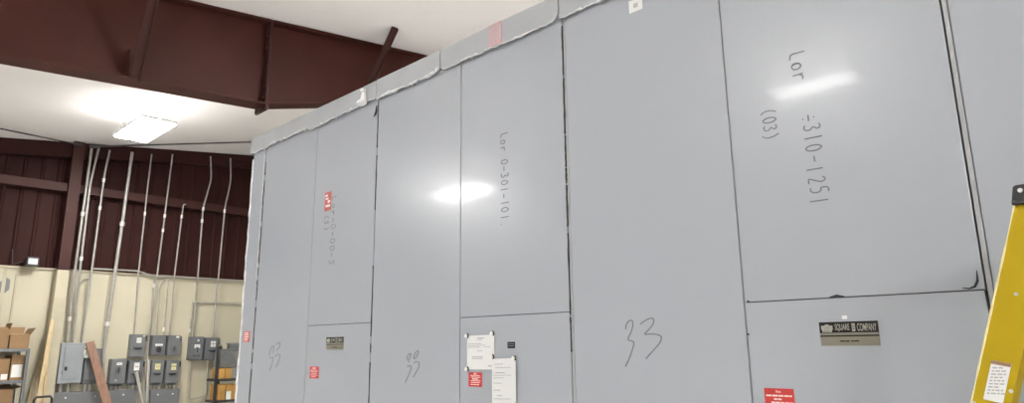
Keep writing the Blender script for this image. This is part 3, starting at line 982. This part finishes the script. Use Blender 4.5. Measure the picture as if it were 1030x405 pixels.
boxes['H'] = wallbox('disconnect_switch', 'dark grey switch box standing apart on the right, round white sticker on it', 'switch box', (191.5, 338.4), (205.0, 361.4), .13, 'boxgrey2',
                     dict(oval=.40, ovalkey='boxgrey', stickers=[(.55, .84, .12, .08, 'sticker'), (.5, .58, .42, .16, 'sticker'), (.48, .16, .5, .05, 'handle')]), GB)
boxes['I'] = wallbox('disconnect_switch', 'dark grey switch box at the far right beside the rack, four-pane white sticker', 'switch box', (206.6, 339.2), (220.2, 361.6), .13, 'boxgrey2',
                     dict(grip=.42, stickers=[(.45, .78, .17, .12, 'sticker'), (.65, .78, .17, .12, 'sticker'), (.45, .64, .17, .12, 'sticker'), (.65, .64, .17, .12, 'sticker')]), GB)
boxes['P'] = wallbox('panelboard', 'large mid grey electrical panel on the back wall, torn white sticker on its door', 'electrical panel', (59.2, 344.5), (84.0, 385.4), .16, 'boxlight',
                     dict(lever=False, stickers=[(.70, .60, .13, .11, 'sticker'), (.17, .27, .05, .05, 'handle')]))
boxes['Q'] = wallbox('breaker_enclosure', 'dark grey enclosure beside the large panel, partly behind the leaning brown board', 'switch box', (84.6, 350.2), (101.6, 385.8), .14, 'boxgrey2',
                     dict(lever=False, stickers=[(.28, .78, .1, .06, 'sticker')]))
# door line of the big panel
t, (y0, y1, z0, z1) = boxes['P']
mb = MB(); xf = XL + .16
mb.box(xf - .002, xf + .008, y0 + .05, y1 - .05, z0 + .05, z1 - .05, 'boxlight', .004); d = build('panel_door', mb, t)
mb = MB(); mb.box(xf + .006, xf + .02, y0 + .07, y0 + .10, z0 + .17, z0 + .22, 'handle', .004); build('door_latch', mb, d)
mb = MB(); mb.box(xf + .0075, xf + .0095, y0 + .27, y0 + .32, z0 + .37, z0 + .44, 'sticker'); mb.box(xf + .0075, xf + .0095, y0 + .28, y0 + .335, z0 + .33, z0 + .39, 'sticker')
o = build('sticker', mb, d); o['label'] = 'torn white sticker'
# Q lower lid
t, (y0, y1, z0, z1) = boxes['Q']
mb = MB(); mb.box(XL + .138, XL + .15, y0 + .01, y1 - .01, z0 + .06, z0 + .34, 'boxgrey', .004); build('lower_lid', mb, t)
mb = MB(); mb.box(XL + .138, XL + .15, y0 + .03, y1 - .02, z1 - .17, z1 - .03, 'boxgrey', .004); build('upper_lid', mb, t)


def trough(label, x0, x1, yt, depth):
    off = LIN + depth
    z1 = W((x0 + x1) / 2, yt, off).z; y0, y1 = W(x0, yt + 6, off).y, W(x1, yt + 6, off).y
    z0 = z1 - .36
    t = thing('wiring_trough', label, 'wiring trough', (XL + depth / 2, (y0 + y1) / 2, z0))
    mb = MB(); mb.box(XL, XL + depth - .012, y0, y1, z0, z1, 'boxgrey', .006); build('trough_body', mb, t)
    mb = MB(); mb.box(XL + depth - .012, XL + depth, y0 + .004, y1 - .004, z0 + .01, z1 - .012, 'boxgrey', .004); c = build('cover', mb, t)
    n = max(2, int((y1 - y0) / .3))
    for k in range(n):
        mb = MB(); mb.disc((XL + depth - .001, y0 + (k + .5) * (y1 - y0) / n, z1 - .07), (1, 0, 0), .011, .006, 'sticker', 10); build('screw', mb, c)
    return t, (y0, y1, z0, z1)


T1 = trough('long dark grey wiring trough under the large panel and the left switch boxes', 50.5, 137.3, 393.0, .15)
T2 = trough('short dark grey wiring trough under the third and fourth lower switch boxes', 151.2, 180.8, 391.2, .15)
# short nipples between boxes and troughs: parts of what they feed
for k in 'DE':
    t, (y0, y1, z0, z1) = boxes[k]
    for u in (.25, .5, .8):
        mb = MB(); yy = y0 + (y1 - y0) * u; mb.tube([(XL + .07, yy, T1[1][3] - .003), (XL + .07, yy, z0 + .003)], .018, 'emtdull', 8)
        mb.tube([(XL + .07, yy, z0 - .03), (XL + .07, yy, z0)], .028, 'boxgrey2', 8); build('nipple', mb, t)
for k in 'FG':
    t, (y0, y1, z0, z1) = boxes[k]
    for u in (.25, .5, .8):
        mb = MB(); yy = y0 + (y1 - y0) * u; mb.tube([(XL + .07, yy, T2[1][3] - .003), (XL + .07, yy, z0 + .003)], .018, 'emtdull', 8)
        mb.tube([(XL + .07, yy, z0 - .03), (XL + .07, yy, z0)], .028, 'boxgrey2', 8); build('nipple', mb, t)
for k in 'PQ':
    t, (y0, y1, z0, z1) = boxes[k]
    for u in (.25, .55):
        mb = MB(); yy = y0 + (y1 - y0) * u; mb.tube([(XL + .08, yy, T1[1][3] - .003), (XL + .08, yy, z0 + .003)], .022, 'emt', 8); build('nipple', mb, t)


# ------------------------------------------------------------------ conduits
def conduit(label, pts, r=.017, key='emt', off=.10, couplings=(), end=None, group='steel conduits on the back wall', strap=True):
    """polyline of picture points carried onto the wall at a stand-off; optional end box ties it to an enclosure"""
    P = []
    for p in pts:
        o_ = p[2] if len(p) > 2 else off
        P.append(W(p[0], p[1], o_))
    # plumb the straight run: the last point hangs under the one before it when asked
    t = thing('conduit', label, 'conduit', P[-1], group)
    mb = MB()
    # round the bends
    Q = [P[0]]
    for i in range(1, len(P) - 1):
        a, b, c = P[i - 1], P[i], P[i + 1]
        l = min(.09, (a - b).length * .4, (c - b).length * .4)
        p1 = b + (a - b).normalized() * l; p2 = b + (c - b).normalized() * l
        for k in range(5):
            s = k / 4; Q.append(p1 * (1 - s) ** 2 + b * 2 * s * (1 - s) + p2 * s * s)
    Q.append(P[-1])
    mb.tube(Q, r, key, 8); build('pipe', mb, t)
    for (px, py) in couplings:
        # find the point on the path at that height
        z = W(px, py, off).z; best = None
        for a, b in zip(Q[:-1], Q[1:]):
            if (a.z - z) * (b.z - z) <= 0 and abs(a.z - b.z) > 1e-6:
                s = (z - a.z) / (b.z - a.z); best = a + (b - a) * s; d = (b - a).normalized(); break
        if best:
            mb = MB(); mb.tube([best - d * .028, best + d * .028], r * 1.45, 'coupling', 10)
            mb.disc(best + Vector((r * 1.4, 0, .015)), (1, 0, 0), .006, .01, 'coupling', 6)
            build('coupling', mb, t)
    return t


def roofend(px, py, off=.22):
    p = W(px, py, off)
    return p


conduit('pale steel conduit leftmost of the tall pair just right of the brown column', [(92.4, 147.5, .24), (76.0, 268, .24), (67.3, 344.6, .12)], 0.0172, off=.24, couplings=[(83.5, 215), (70, 320)])
conduit('pale steel conduit with a slight bend, right of the tall pair by the brown column', [(99.6, 148, .24), (90.8, 184, .24), (80.8, 268, .24), (73.5, 344.8, .12)], 0.0156, off=.24, couplings=[(82, 260)])
conduit('steel conduit bent near its top, left of the straight thick one', [(110.5, 151, .24), (104.8, 177, .24), (92.8, 268, .24), (82.2, 344.9, .12)], 0.0140, off=.24, couplings=[(103.5, 181), (100.3, 209)])
conduit('thick straight pale conduit running down under the ceiling light, left of the brown board', [(133.0, 153, .24), (116.7, 268, .24), (104, 352, .10), (103.2, 393, .10)], 0.0234, off=.24, couplings=[(122.5, 225), (108, 325)])
conduit('thin straight conduit dropping to the left upper switch box', [(152.6, 155, .24), (148.3, 190, .24), (139.2, 276, .24), (134.8, 336.2, .12)], 0.0109, off=.24, couplings=[(146.6, 214.8)])
conduit('straight conduit running down past the left side of the second upper switch box', [(173.6, 155, .24), (158.2, 276, .24), (149.4, 340, .1), (146.3, 395, .1)], 0.0117, off=.24, couplings=[(166.3, 217), (164, 231.5)])
conduit('conduit hooked over at mid wall that drops to the third upper switch box', [(187.0, 205.5, .23), (184.6, 205.5, .24), (183.0, 216, .24), (175.4, 278, .24), (170.2, 337.2, .12)], 0.0109, off=.24, couplings=[(182.4, 217.6)])
conduit('conduit with an offset bend feeding the switch box that stands apart', [(211.8, 157, .24), (212.6, 180, .24), (204.3, 209, .24), (199.0, 278, .24), (193.4, 338.6, .12)], 0.0125, off=.24, couplings=[(204.2, 210), (203.6, 222)])
conduit('conduit with an offset bend feeding the four-pane sticker switch box, farthest right', [(231.8, 159, .24), (232.2, 182, .24), (226.2, 209, .24), (219.8, 278, .24), (213.8, 339.4, .12)], 0.0125, off=.24, couplings=[(226, 212)])
conduit('short cream conduit with an elbow to the second upper switch box', [(165.8, 280.2, .075), (160.2, 287, .085), (156.8, 337.2, .12)], .012, 'emtdull', .09)
conduit('short dull conduit right of the elbow one on the cream wall', [(168.8, 281, .08), (164.2, 337.2, .12)], .012, 'emtdull', .09, [(164.8, 331)])
conduit('dull conduit close beside the straight one, upper half cream wall', [(155.3, 277, .08), (150.9, 336.0, .08)], .012, 'emtdull', .08, [(153, 287)])
conduit('thin horizontal conduit on the cream wall at the far right, level above the switch boxes', [(193.8, 304.2, .08), (244.5, 305.8, .08)], .014, 'emtdull', .08)
conduit('thin vertical drop left of the apart switch box', [(193.9, 304.4, .08), (190.9, 334, .08)], .012, 'emtdull', .08, [(191, 332.5)])
conduit('thin conduit lying along the top edge of the cream wall', [(94, 270.0, .11), (139, 272.2, .11), (150, 276.4, .11), (244.5, 283.0, .11)], .012, 'emt', .11)
conduit('small curved conduit by the column at the top of the cream wall', [(89.4, 279, .09), (85.2, 279.4, .09), (82.0, 282.6, .09), (79.5, 283.4, .09)], .011, 'emtdull', .09)
conduit('dull looped conduit running below the two right switch boxes', [(191.6, 361.0, .1), (191.5, 366, .1), (189.6, 402, .09), (202, 399.5, .09), (207.3, 396, .09), (209.3, 361.4, .1)], .012, 'emtdull', .09)

# ------------------------------------------------------------------ small things on the far wall
a, b = W(26.8, 258.6, .2), W(38.6, 269.2, .2)
t = thing('flood_light', 'small dark framed floodlight sitting on the liner top left of the column', 'light', (XW + .16, (a.y + b.y) / 2, ZLIN + .03))
mb = MB(); mb.box(XW + .08, XW + .22, a.y, b.y, ZLIN + .031, a.z + .01, 'handle', .012); build('housing', mb, t)
mb = MB(); mb.box(XW + .219, XW + .225, a.y + .02, b.y - .02, ZLIN + .05, a.z - .012, 'glass', .002); o = build('lens', mb, t); o['label'] = 'pale blue-grey lens'
mb = MB(); mb.tube([(XW + .1, a.y - .01, ZLIN + .09), (XW + .08, a.y - .12, ZLIN + .05), (XW + .06, a.y - .14, ZLIN + .25)], .006, 'cable', 6); build('cable', mb, t)
p = [W(px, py, LIN) for px, py in ((-6, 281), (1, 283), (6, 278.5), (10.2, 281), (9.2, 291), (4, 295), (-6, 294))]
mb = MB(); mb.prism([Vector((XL, q.y, q.z)) for q in p], (.006, 0, 0), 'patch')
tag(build('wall_patch', mb), 'irregular grey patch on the cream wall at the left edge', 'patch')
a, b = W(17.3, 275, LIN), W(12.0, 326, LIN)
mb = MB(); mb.bar((XL + .008, a.y, a.z), (XL + .008, a.y, 1.2), .03, .016, 'creamtrim', Vector((0, 1, 0)), .003)
tag(build('wall_batten', mb), 'thin cream vertical batten on the wall above the open carton', 'batten')

# roof bracing rods / cables under the ceiling
def rodline(label, pts, r):
    mb = MB(); mb.tube(pts, r, 'cable', 8)
    t = thing('brace_cable', label, 'cable', pts[0], 'brace cables under the ceiling')
    build('cable', mb, t)
    for q, d in ((pts[0], pts[1] - pts[0]), (pts[-1], pts[-2] - pts[-1])):
        d = d.normalized(); mb = MB(); mb.tube([q, q + d * .12], r * 2.2, 'cable', 8); build('end_fitting', mb, t)


def under(px, py, dz=.03):
    d = ray(px, py); k = (Z0 - dz - EYE.z) / (d.z - SLOPE * d.y)
    return EYE + d * k


p0 = under(86, 148.2, .10); p0.x = XW + .30
e = under(0, 129.2, .05); f = e + (e - p0) * .6; f.z = roof_z(f.y) - .02
rodline('thin dark brace cable running from the column top out to the left', [p0 + Vector((0, -.05, .02)), e, f], .010)
g = under(256, 142.6, .05); h = g + (g - p0) * .25; h.z = roof_z(h.y) - .02
rodline('thin dark brace cable running from the column top right behind the cabinets', [p0 + Vector((0, .05, .02)), g, h], .012)


# ------------------------------------------------------------------ shelving and cartons
def carton(label, x0, x1, y0, y1, z0, h, key='card', open_=False, flaps=(), lab=None, group='cardboard cartons'):
    t = thing('carton', label, 'box', ((x0 + x1) / 2, (y0 + y1) / 2, z0), group)
    mb = MB(); z1 = z0 + h
    if open_:
        e = .008
        mb.box(x0, x1, y0, y1, z0, z0 + e, key)
        mb.box(x0, x0 + e, y0, y1, z0 + e, z1, key); mb.box(x1 - e, x1, y0, y1, z0 + e, z1, key)
        mb.box(x0 + e, x1 - e, y0, y0 + e, z0 + e, z1, key); mb.box(x0 + e, x1 - e, y1 - e, y1, z0 + e, z1, key)
    else:
        mb.box(x0, x1, y0, y1, z0, z1, key, .004)
    build('carton_body', mb, t)
    for fl in flaps:
        mb = MB(); a, b, d = fl
        a = Vector(a); b = Vector(b); d = Vector(d)
        n = (b - a).cross(d).normalized() * .006
        mb.prism([a, b, b + d * .98, a + d], n, 'card' if key == 'card' else key); build('flap', mb, t)
    if not open_:
        mb = MB(); mb.box((x0 + x1) / 2 - .025, (x0 + x1) / 2 + .025, y0 + .005, y1 - .005, z1 - .001, z1 + .001, 'cardin')
        build('tape', mb, t)
    if lab:
        u0, u1, v0, v1 = lab
        mb = MB(); mb.box(x1 - .001, x1 + .001, y0 + (y1 - y0) * u0, y0 + (y1 - y0) * u1, z0 + h * v0, z0 + h * v1, 'sticker'); o = build('shipping_label', mb, t); o['label'] = 'white shipping label'
    return t


def shelving(name, label, x0, x1, y0, y1, levels, ztop, key, pw=.035, inset=0.0):
    t = thing(name, label, 'shelving', ((x0 + x1) / 2, (y0 + y1) / 2, 0))
    for px in (x0, x1 - pw):
        for py in ((y0, y1 - pw) if px != x0 else (y0 + inset, y1 - pw)):
            mb = MB()
            mb.box(px, px + pw, py, py + .004, 0, ztop, key); mb.box(px if px == x0 else px + pw - .004, (px if px == x0 else px + pw - .004) + .004, py, py + pw, 0, ztop, key)
            mb.box(px, px + pw, py + pw - .004, py + pw, 0, ztop, key)
            build('post', mb, t)
    for z in levels:
        mb = MB(); mb.box(x0 + .004, x1 - .004, y0 + .004, y1 - .004, z - .035, z, key, .004); build('shelf', mb, t)
    return t


SX1 = XL + .62; SX0 = XL + .10
q = W(30.5, 351, LIN + .62); yr = q.y
zs1 = W(15, 350.5, LIN + .62).z; zs2 = W(15, 382.5, LIN + .62).z
yl = yr - 1.22
shelving('shelving_unit', 'grey steel shelving unit loaded with cartons at the lower left', SX0, SX1, yl, yr, (zs1, zs2, zs2 - .47, .12), zs1 + .0, 'shelf')


def SY(px, py, off=LIN + .55):
    return W(px, py, off).y


G = 'cartons on the grey shelving'
a, b = SY(10.2, 340), SY(30.0, 340)
hh = W(20, 337.0, LIN + .55).z - zs1 - .0
xb0, xb1 = XL + .15, XL + .55
carton('open cardboard carton with raised flaps on top of the grey shelving', xb0, xb1, a, b, zs1 + .001, hh, 'card', True,
       [((xb0, a, zs1 + hh), (xb0, b, zs1 + hh), (-.04, .02, .11)), ((xb0, b, zs1 + hh), (xb1, b, zs1 + hh), (0, .05, .09)),
        ((xb1, a, zs1 + hh), (xb1, b, zs1 + hh), (-.16, .03, .02)), ((xb0, a, zs1 + hh), (xb1, a, zs1 + hh), (0, -.08, .05))], group=G)
a, b = SY(-9, 343), SY(8.6, 343)
carton('smaller cardboard carton at the left edge on the top shelf', xb0 + .05, xb1 - .01, a, b, zs1 + .001, .22, 'card', True,
       [((xb1 - .01, a, zs1 + .221), (xb1 - .01, b, zs1 + .221), (-.16, .0, .04)), ((xb0 + .05, b, zs1 + .221), (xb1 - .01, b, zs1 + .221), (0, .02, .09))], group=G)
z2 = zs2 + .001
a, b = SY(10, 373), SY(23.8, 373)
carton('cardboard carton with a white shipping label on the middle shelf', xb0, xb1, a, b, z2, .30, 'card', False, (), (.1, .85, .12, .62), G)
a, b = SY(-8, 373), SY(8.4, 373)
carton('wide low carton with papers in it on the middle shelf, left edge', xb0, xb1 + .02, a, b, z2, .26, 'card', False, (), (.55, .95, .05, .3), G)
z3 = zs2 - .47 + .001
a, b = SY(-6, 399), SY(12.5, 399)
carton('flat cardboard carton near the bottom left corner of the view', xb0, xb1, a, b, z3, .36, 'card', True,
       [((xb1, a, z3 + .36), (xb1, b, z3 + .36), (-.25, 0, .05)), ((xb0, b, z3 + .36), (xb1, b, z3 + .36), (0, .09, .03))], group=G)

# rack at the right, behind the cabinets' end
RX1 = XL + .62; RX0 = XL + .30
ry0 = W(217.2, 372, LIN + .62).y; ry1 = ry0 + 1.0
rz = lambda py, px=230: W(px, py, LIN + .62).z
zt_ = rz(348)
shelving('storage_rack', 'dark steel storage rack with bins and cartons by the left end of the cabinets', RX0, RX1, ry0, ry1, (rz(380.5), rz(401.5), .25), zt_, 'dark', .032, .16)
RG = 'cartons on the dark rack'
# grey hopper bin resting over the upper boxes
y0, y1 = W(219.6, 362, LIN + .6).y, W(241.5, 362, LIN + .6).y
zA = rz(380.5) + .001
t = thing('storage_bin', 'large grey slanted plastic bin on the upper level of the dark rack', 'bin', ((RX0 + RX1) / 2, (y0 + y1) / 2, zA + .155))
zb, zt2 = zA + .156, zt_ + .0
mb = MB()
mb.hexa([(RX0 + .06, y0 + .03, zb), (RX1 - .10, y0 + .03, zb), (RX1 - .10, y1, zb), (RX0 + .06, y1, zb),
         (RX0 + .06, y0 + .05, zt2 - .07), (RX1 - .04, y0 + .05, zt2 - .07), (RX1 - .04, y1, zt2 - .07), (RX0 + .06, y1, zt2 - .07)], 'tarp', .01)
build('bin_body', mb, t)
mb = MB(); mb.box(RX0 + .05, RX1 - .02, y0 + .055, y1 + .0, zt2 - .07, zt2 - .035, 'boxgrey', .006); build('rim', mb, t)
mb = MB(); mb.hexa([(RX1 - .085, y0 + .04, zb + .12), (RX1 - .075, y0 + .04, zb + .12), (RX1 - .06, y0 + .34, zb + .02), (RX1 - .07, y0 + .34, zb + .02),
                    (RX1 - .05, y0 + .08, zt2 - .08), (RX1 - .03, y0 + .08, zt2 - .08), (RX1 - .03, y0 + .20, zt2 - .10), (RX1 - .05, y0 + .20, zt2 - .10)], 'boxgrey'); build('slanted_face', mb, t)
a, b = W(220.2, 375, LIN + .60).y, W(226.2, 375, LIN + .60).y
carton('small tan carton at the left under the grey bin on the dark rack', RX0 + .05, RX1 - .03, a, b, zA, .15, 'card2', group=RG)
a, b = W(227.0, 375, LIN + .60).y, W(233.2, 375, LIN + .60).y
carton('small tan carton at the right under the grey bin on the dark rack', RX0 + .05, RX1 - .03, a, b, zA, .15, 'card2', group=RG)
a, b = W(233.8, 375, LIN + .60).y, W(241, 375, LIN + .60).y
carton('grey carton beside the cabinet end under the grey bin', RX0 + .05, RX1 - .05, a, b, zA, .15, 'tarp', group=RG)
# stack of grey trays on the top of the rack
t = thing('parts_tray', 'grey tray standing on top of the bin next to the cabinet end', 'tray', ((RX0 + RX1) / 2, y1 - .1, zt2 - .034))
ta = W(232.2, 348, LIN + .55).y
mb = MB(); mb.box(RX0 + .1, RX1 - .08, ta, ta + .5, zt2 - .034, zt2 + .045, 'boxgrey', .01); build('tray_body', mb, t)
mb = MB(); mb.box(RX0 + .09, RX1 - .07, ta - .01, ta + .51, zt2 + .03, zt2 + .05, 'tarp', .005); build('rim', mb, t)
zB = rz(401.5) + .001
a, b = W(212.6, 393, LIN + .66).y, W(225.0, 393, LIN + .66).y
a = max(a, ry0 + .012 - .0)
carton('large tan carton sticking out of the lower level of the dark rack', RX0 + .05, RX1 + .05, ry0 + .05, b + .02, zB, rz(386) - zB, 'card2', group=RG)
a, b = W(226.0, 393, LIN + .60).y, W(232.8, 393, LIN + .60).y
carton('tan carton with white label in the lower level of the dark rack', RX0 + .05, RX1 - .02, a + .02, b, zB, rz(386.5) - zB, 'card2', False, (), (.05, .95, .0, .55), RG)
a, b = W(233.2, 393, LIN + .60).y, W(240, 393, LIN + .60).y
carton('tan carton hidden half by the cabinet end, lower level of the dark rack', RX0 + .05, RX1 - .02, a, b, zB, rz(387) - zB, 'card2', group=RG)


# ------------------------------------------------------------------ leaning timber and pipes
def leaning(name, label, cat, top, toff, low, loff, w, th, key, round_=False, group=None):
    p = W(top[0], top[1], toff); q = W(low[0], low[1], loff)
    d = q - p; s = p.z / (p.z - q.z); e = p + d * s
    c = 1 - (.6 * w if round_ else 0.02) / s if False else 1
    e.z = th * .15 + .004 if not round_ else w * .2
    mb = MB()
    if round_:
        mb.tube([p, e], w / 2, key, 10); mb.tube([p, p + (e - p).normalized() * .05], w * .62, key, 10)
    else:
        mb.bar(p, e, w, th, key, Vector((0, 1, 0)), .003)
    return tag(build(name, mb), label, cat, group)


LG = 'boards leaning on the cream wall'
leaning('timber_board', 'narrow pale pine board leaning on the cream wall beside the column', 'board', (52.3, 322), .27, (37.6, 405), .52, .042, .035, 'pine', group=LG)
leaning('timber_board', 'second pale pine batten crossing behind the narrow board', 'board', (49.4, 336), .255, (44.0, 405), .40, .035, .03, 'pine', group=LG)
leaning('plywood_sheet', 'dull plywood strip leaning on the wall left of the pine boards', 'board', (45.0, 358), .075, (32.5, 405), .24, .12, .018, 'ply', group=LG)
leaning('timber_board', 'reddish brown board leaning across in front of the grey electrical panels', 'board', (90.3, 343.5), .25, (107.3, 405), .42, .105, .03, 'oak', group=LG)
leaning('steel_pipe', 'pale steel pipe leaning in front of the lower switch boxes', 'pipe', (137.0, 374), .24, (143.6, 405), .36, .045, .045, 'emt', True)
leaning('steel_pipe', 'upright pale steel pipe between the lower switch boxes', 'pipe', (149.5, 362), .24, (147.6, 405), .30, .05, .05, 'emt', True)
# black handrail at the lower left
t = thing('hand_truck', 'black tubular handle of a cart near the bottom left', 'cart', W(38, 404, .85))
p = [W(px, py, .85) for px, py in ((33.2, 420), (34.2, 402), (36.5, 399.2), (50.5, 398.2), (52.2, 400.5), (52.2, 420))]
base = [Vector((p[0].x, p[0].y, .12)), Vector((p[-1].x, p[-1].y, .12))]
mb = MB(); mb.tube([base[0]] + p[1:5] + [base[1]], .014, 'handle', 8); build('handle_frame', mb, t)
mb = MB(); mb.box(p[0].x - .02, p[0].x + .22, p[0].y - .01, p[-1].y + .01, .03, .12, 'handle', .01); build('foot_plate', mb, t)

# ------------------------------------------------------------------ render look
w = bpy.data.worlds.new('world'); SC.world = w; w.use_nodes = True
w.node_tree.nodes['Background'].inputs['Color'].default_value = (.02, .02, .02, 1)
SC.view_settings.view_transform = 'Standard'
SC.view_settings.look = 'None'
SC.view_settings.gamma = 1.0
SC.view_settings.use_curve_mapping = False
SC.view_settings.exposure = 1.10
SC.cycles.max_bounces = 8
SC.cycles.diffuse_bounces = 5
SC.cycles.use_denoising = True
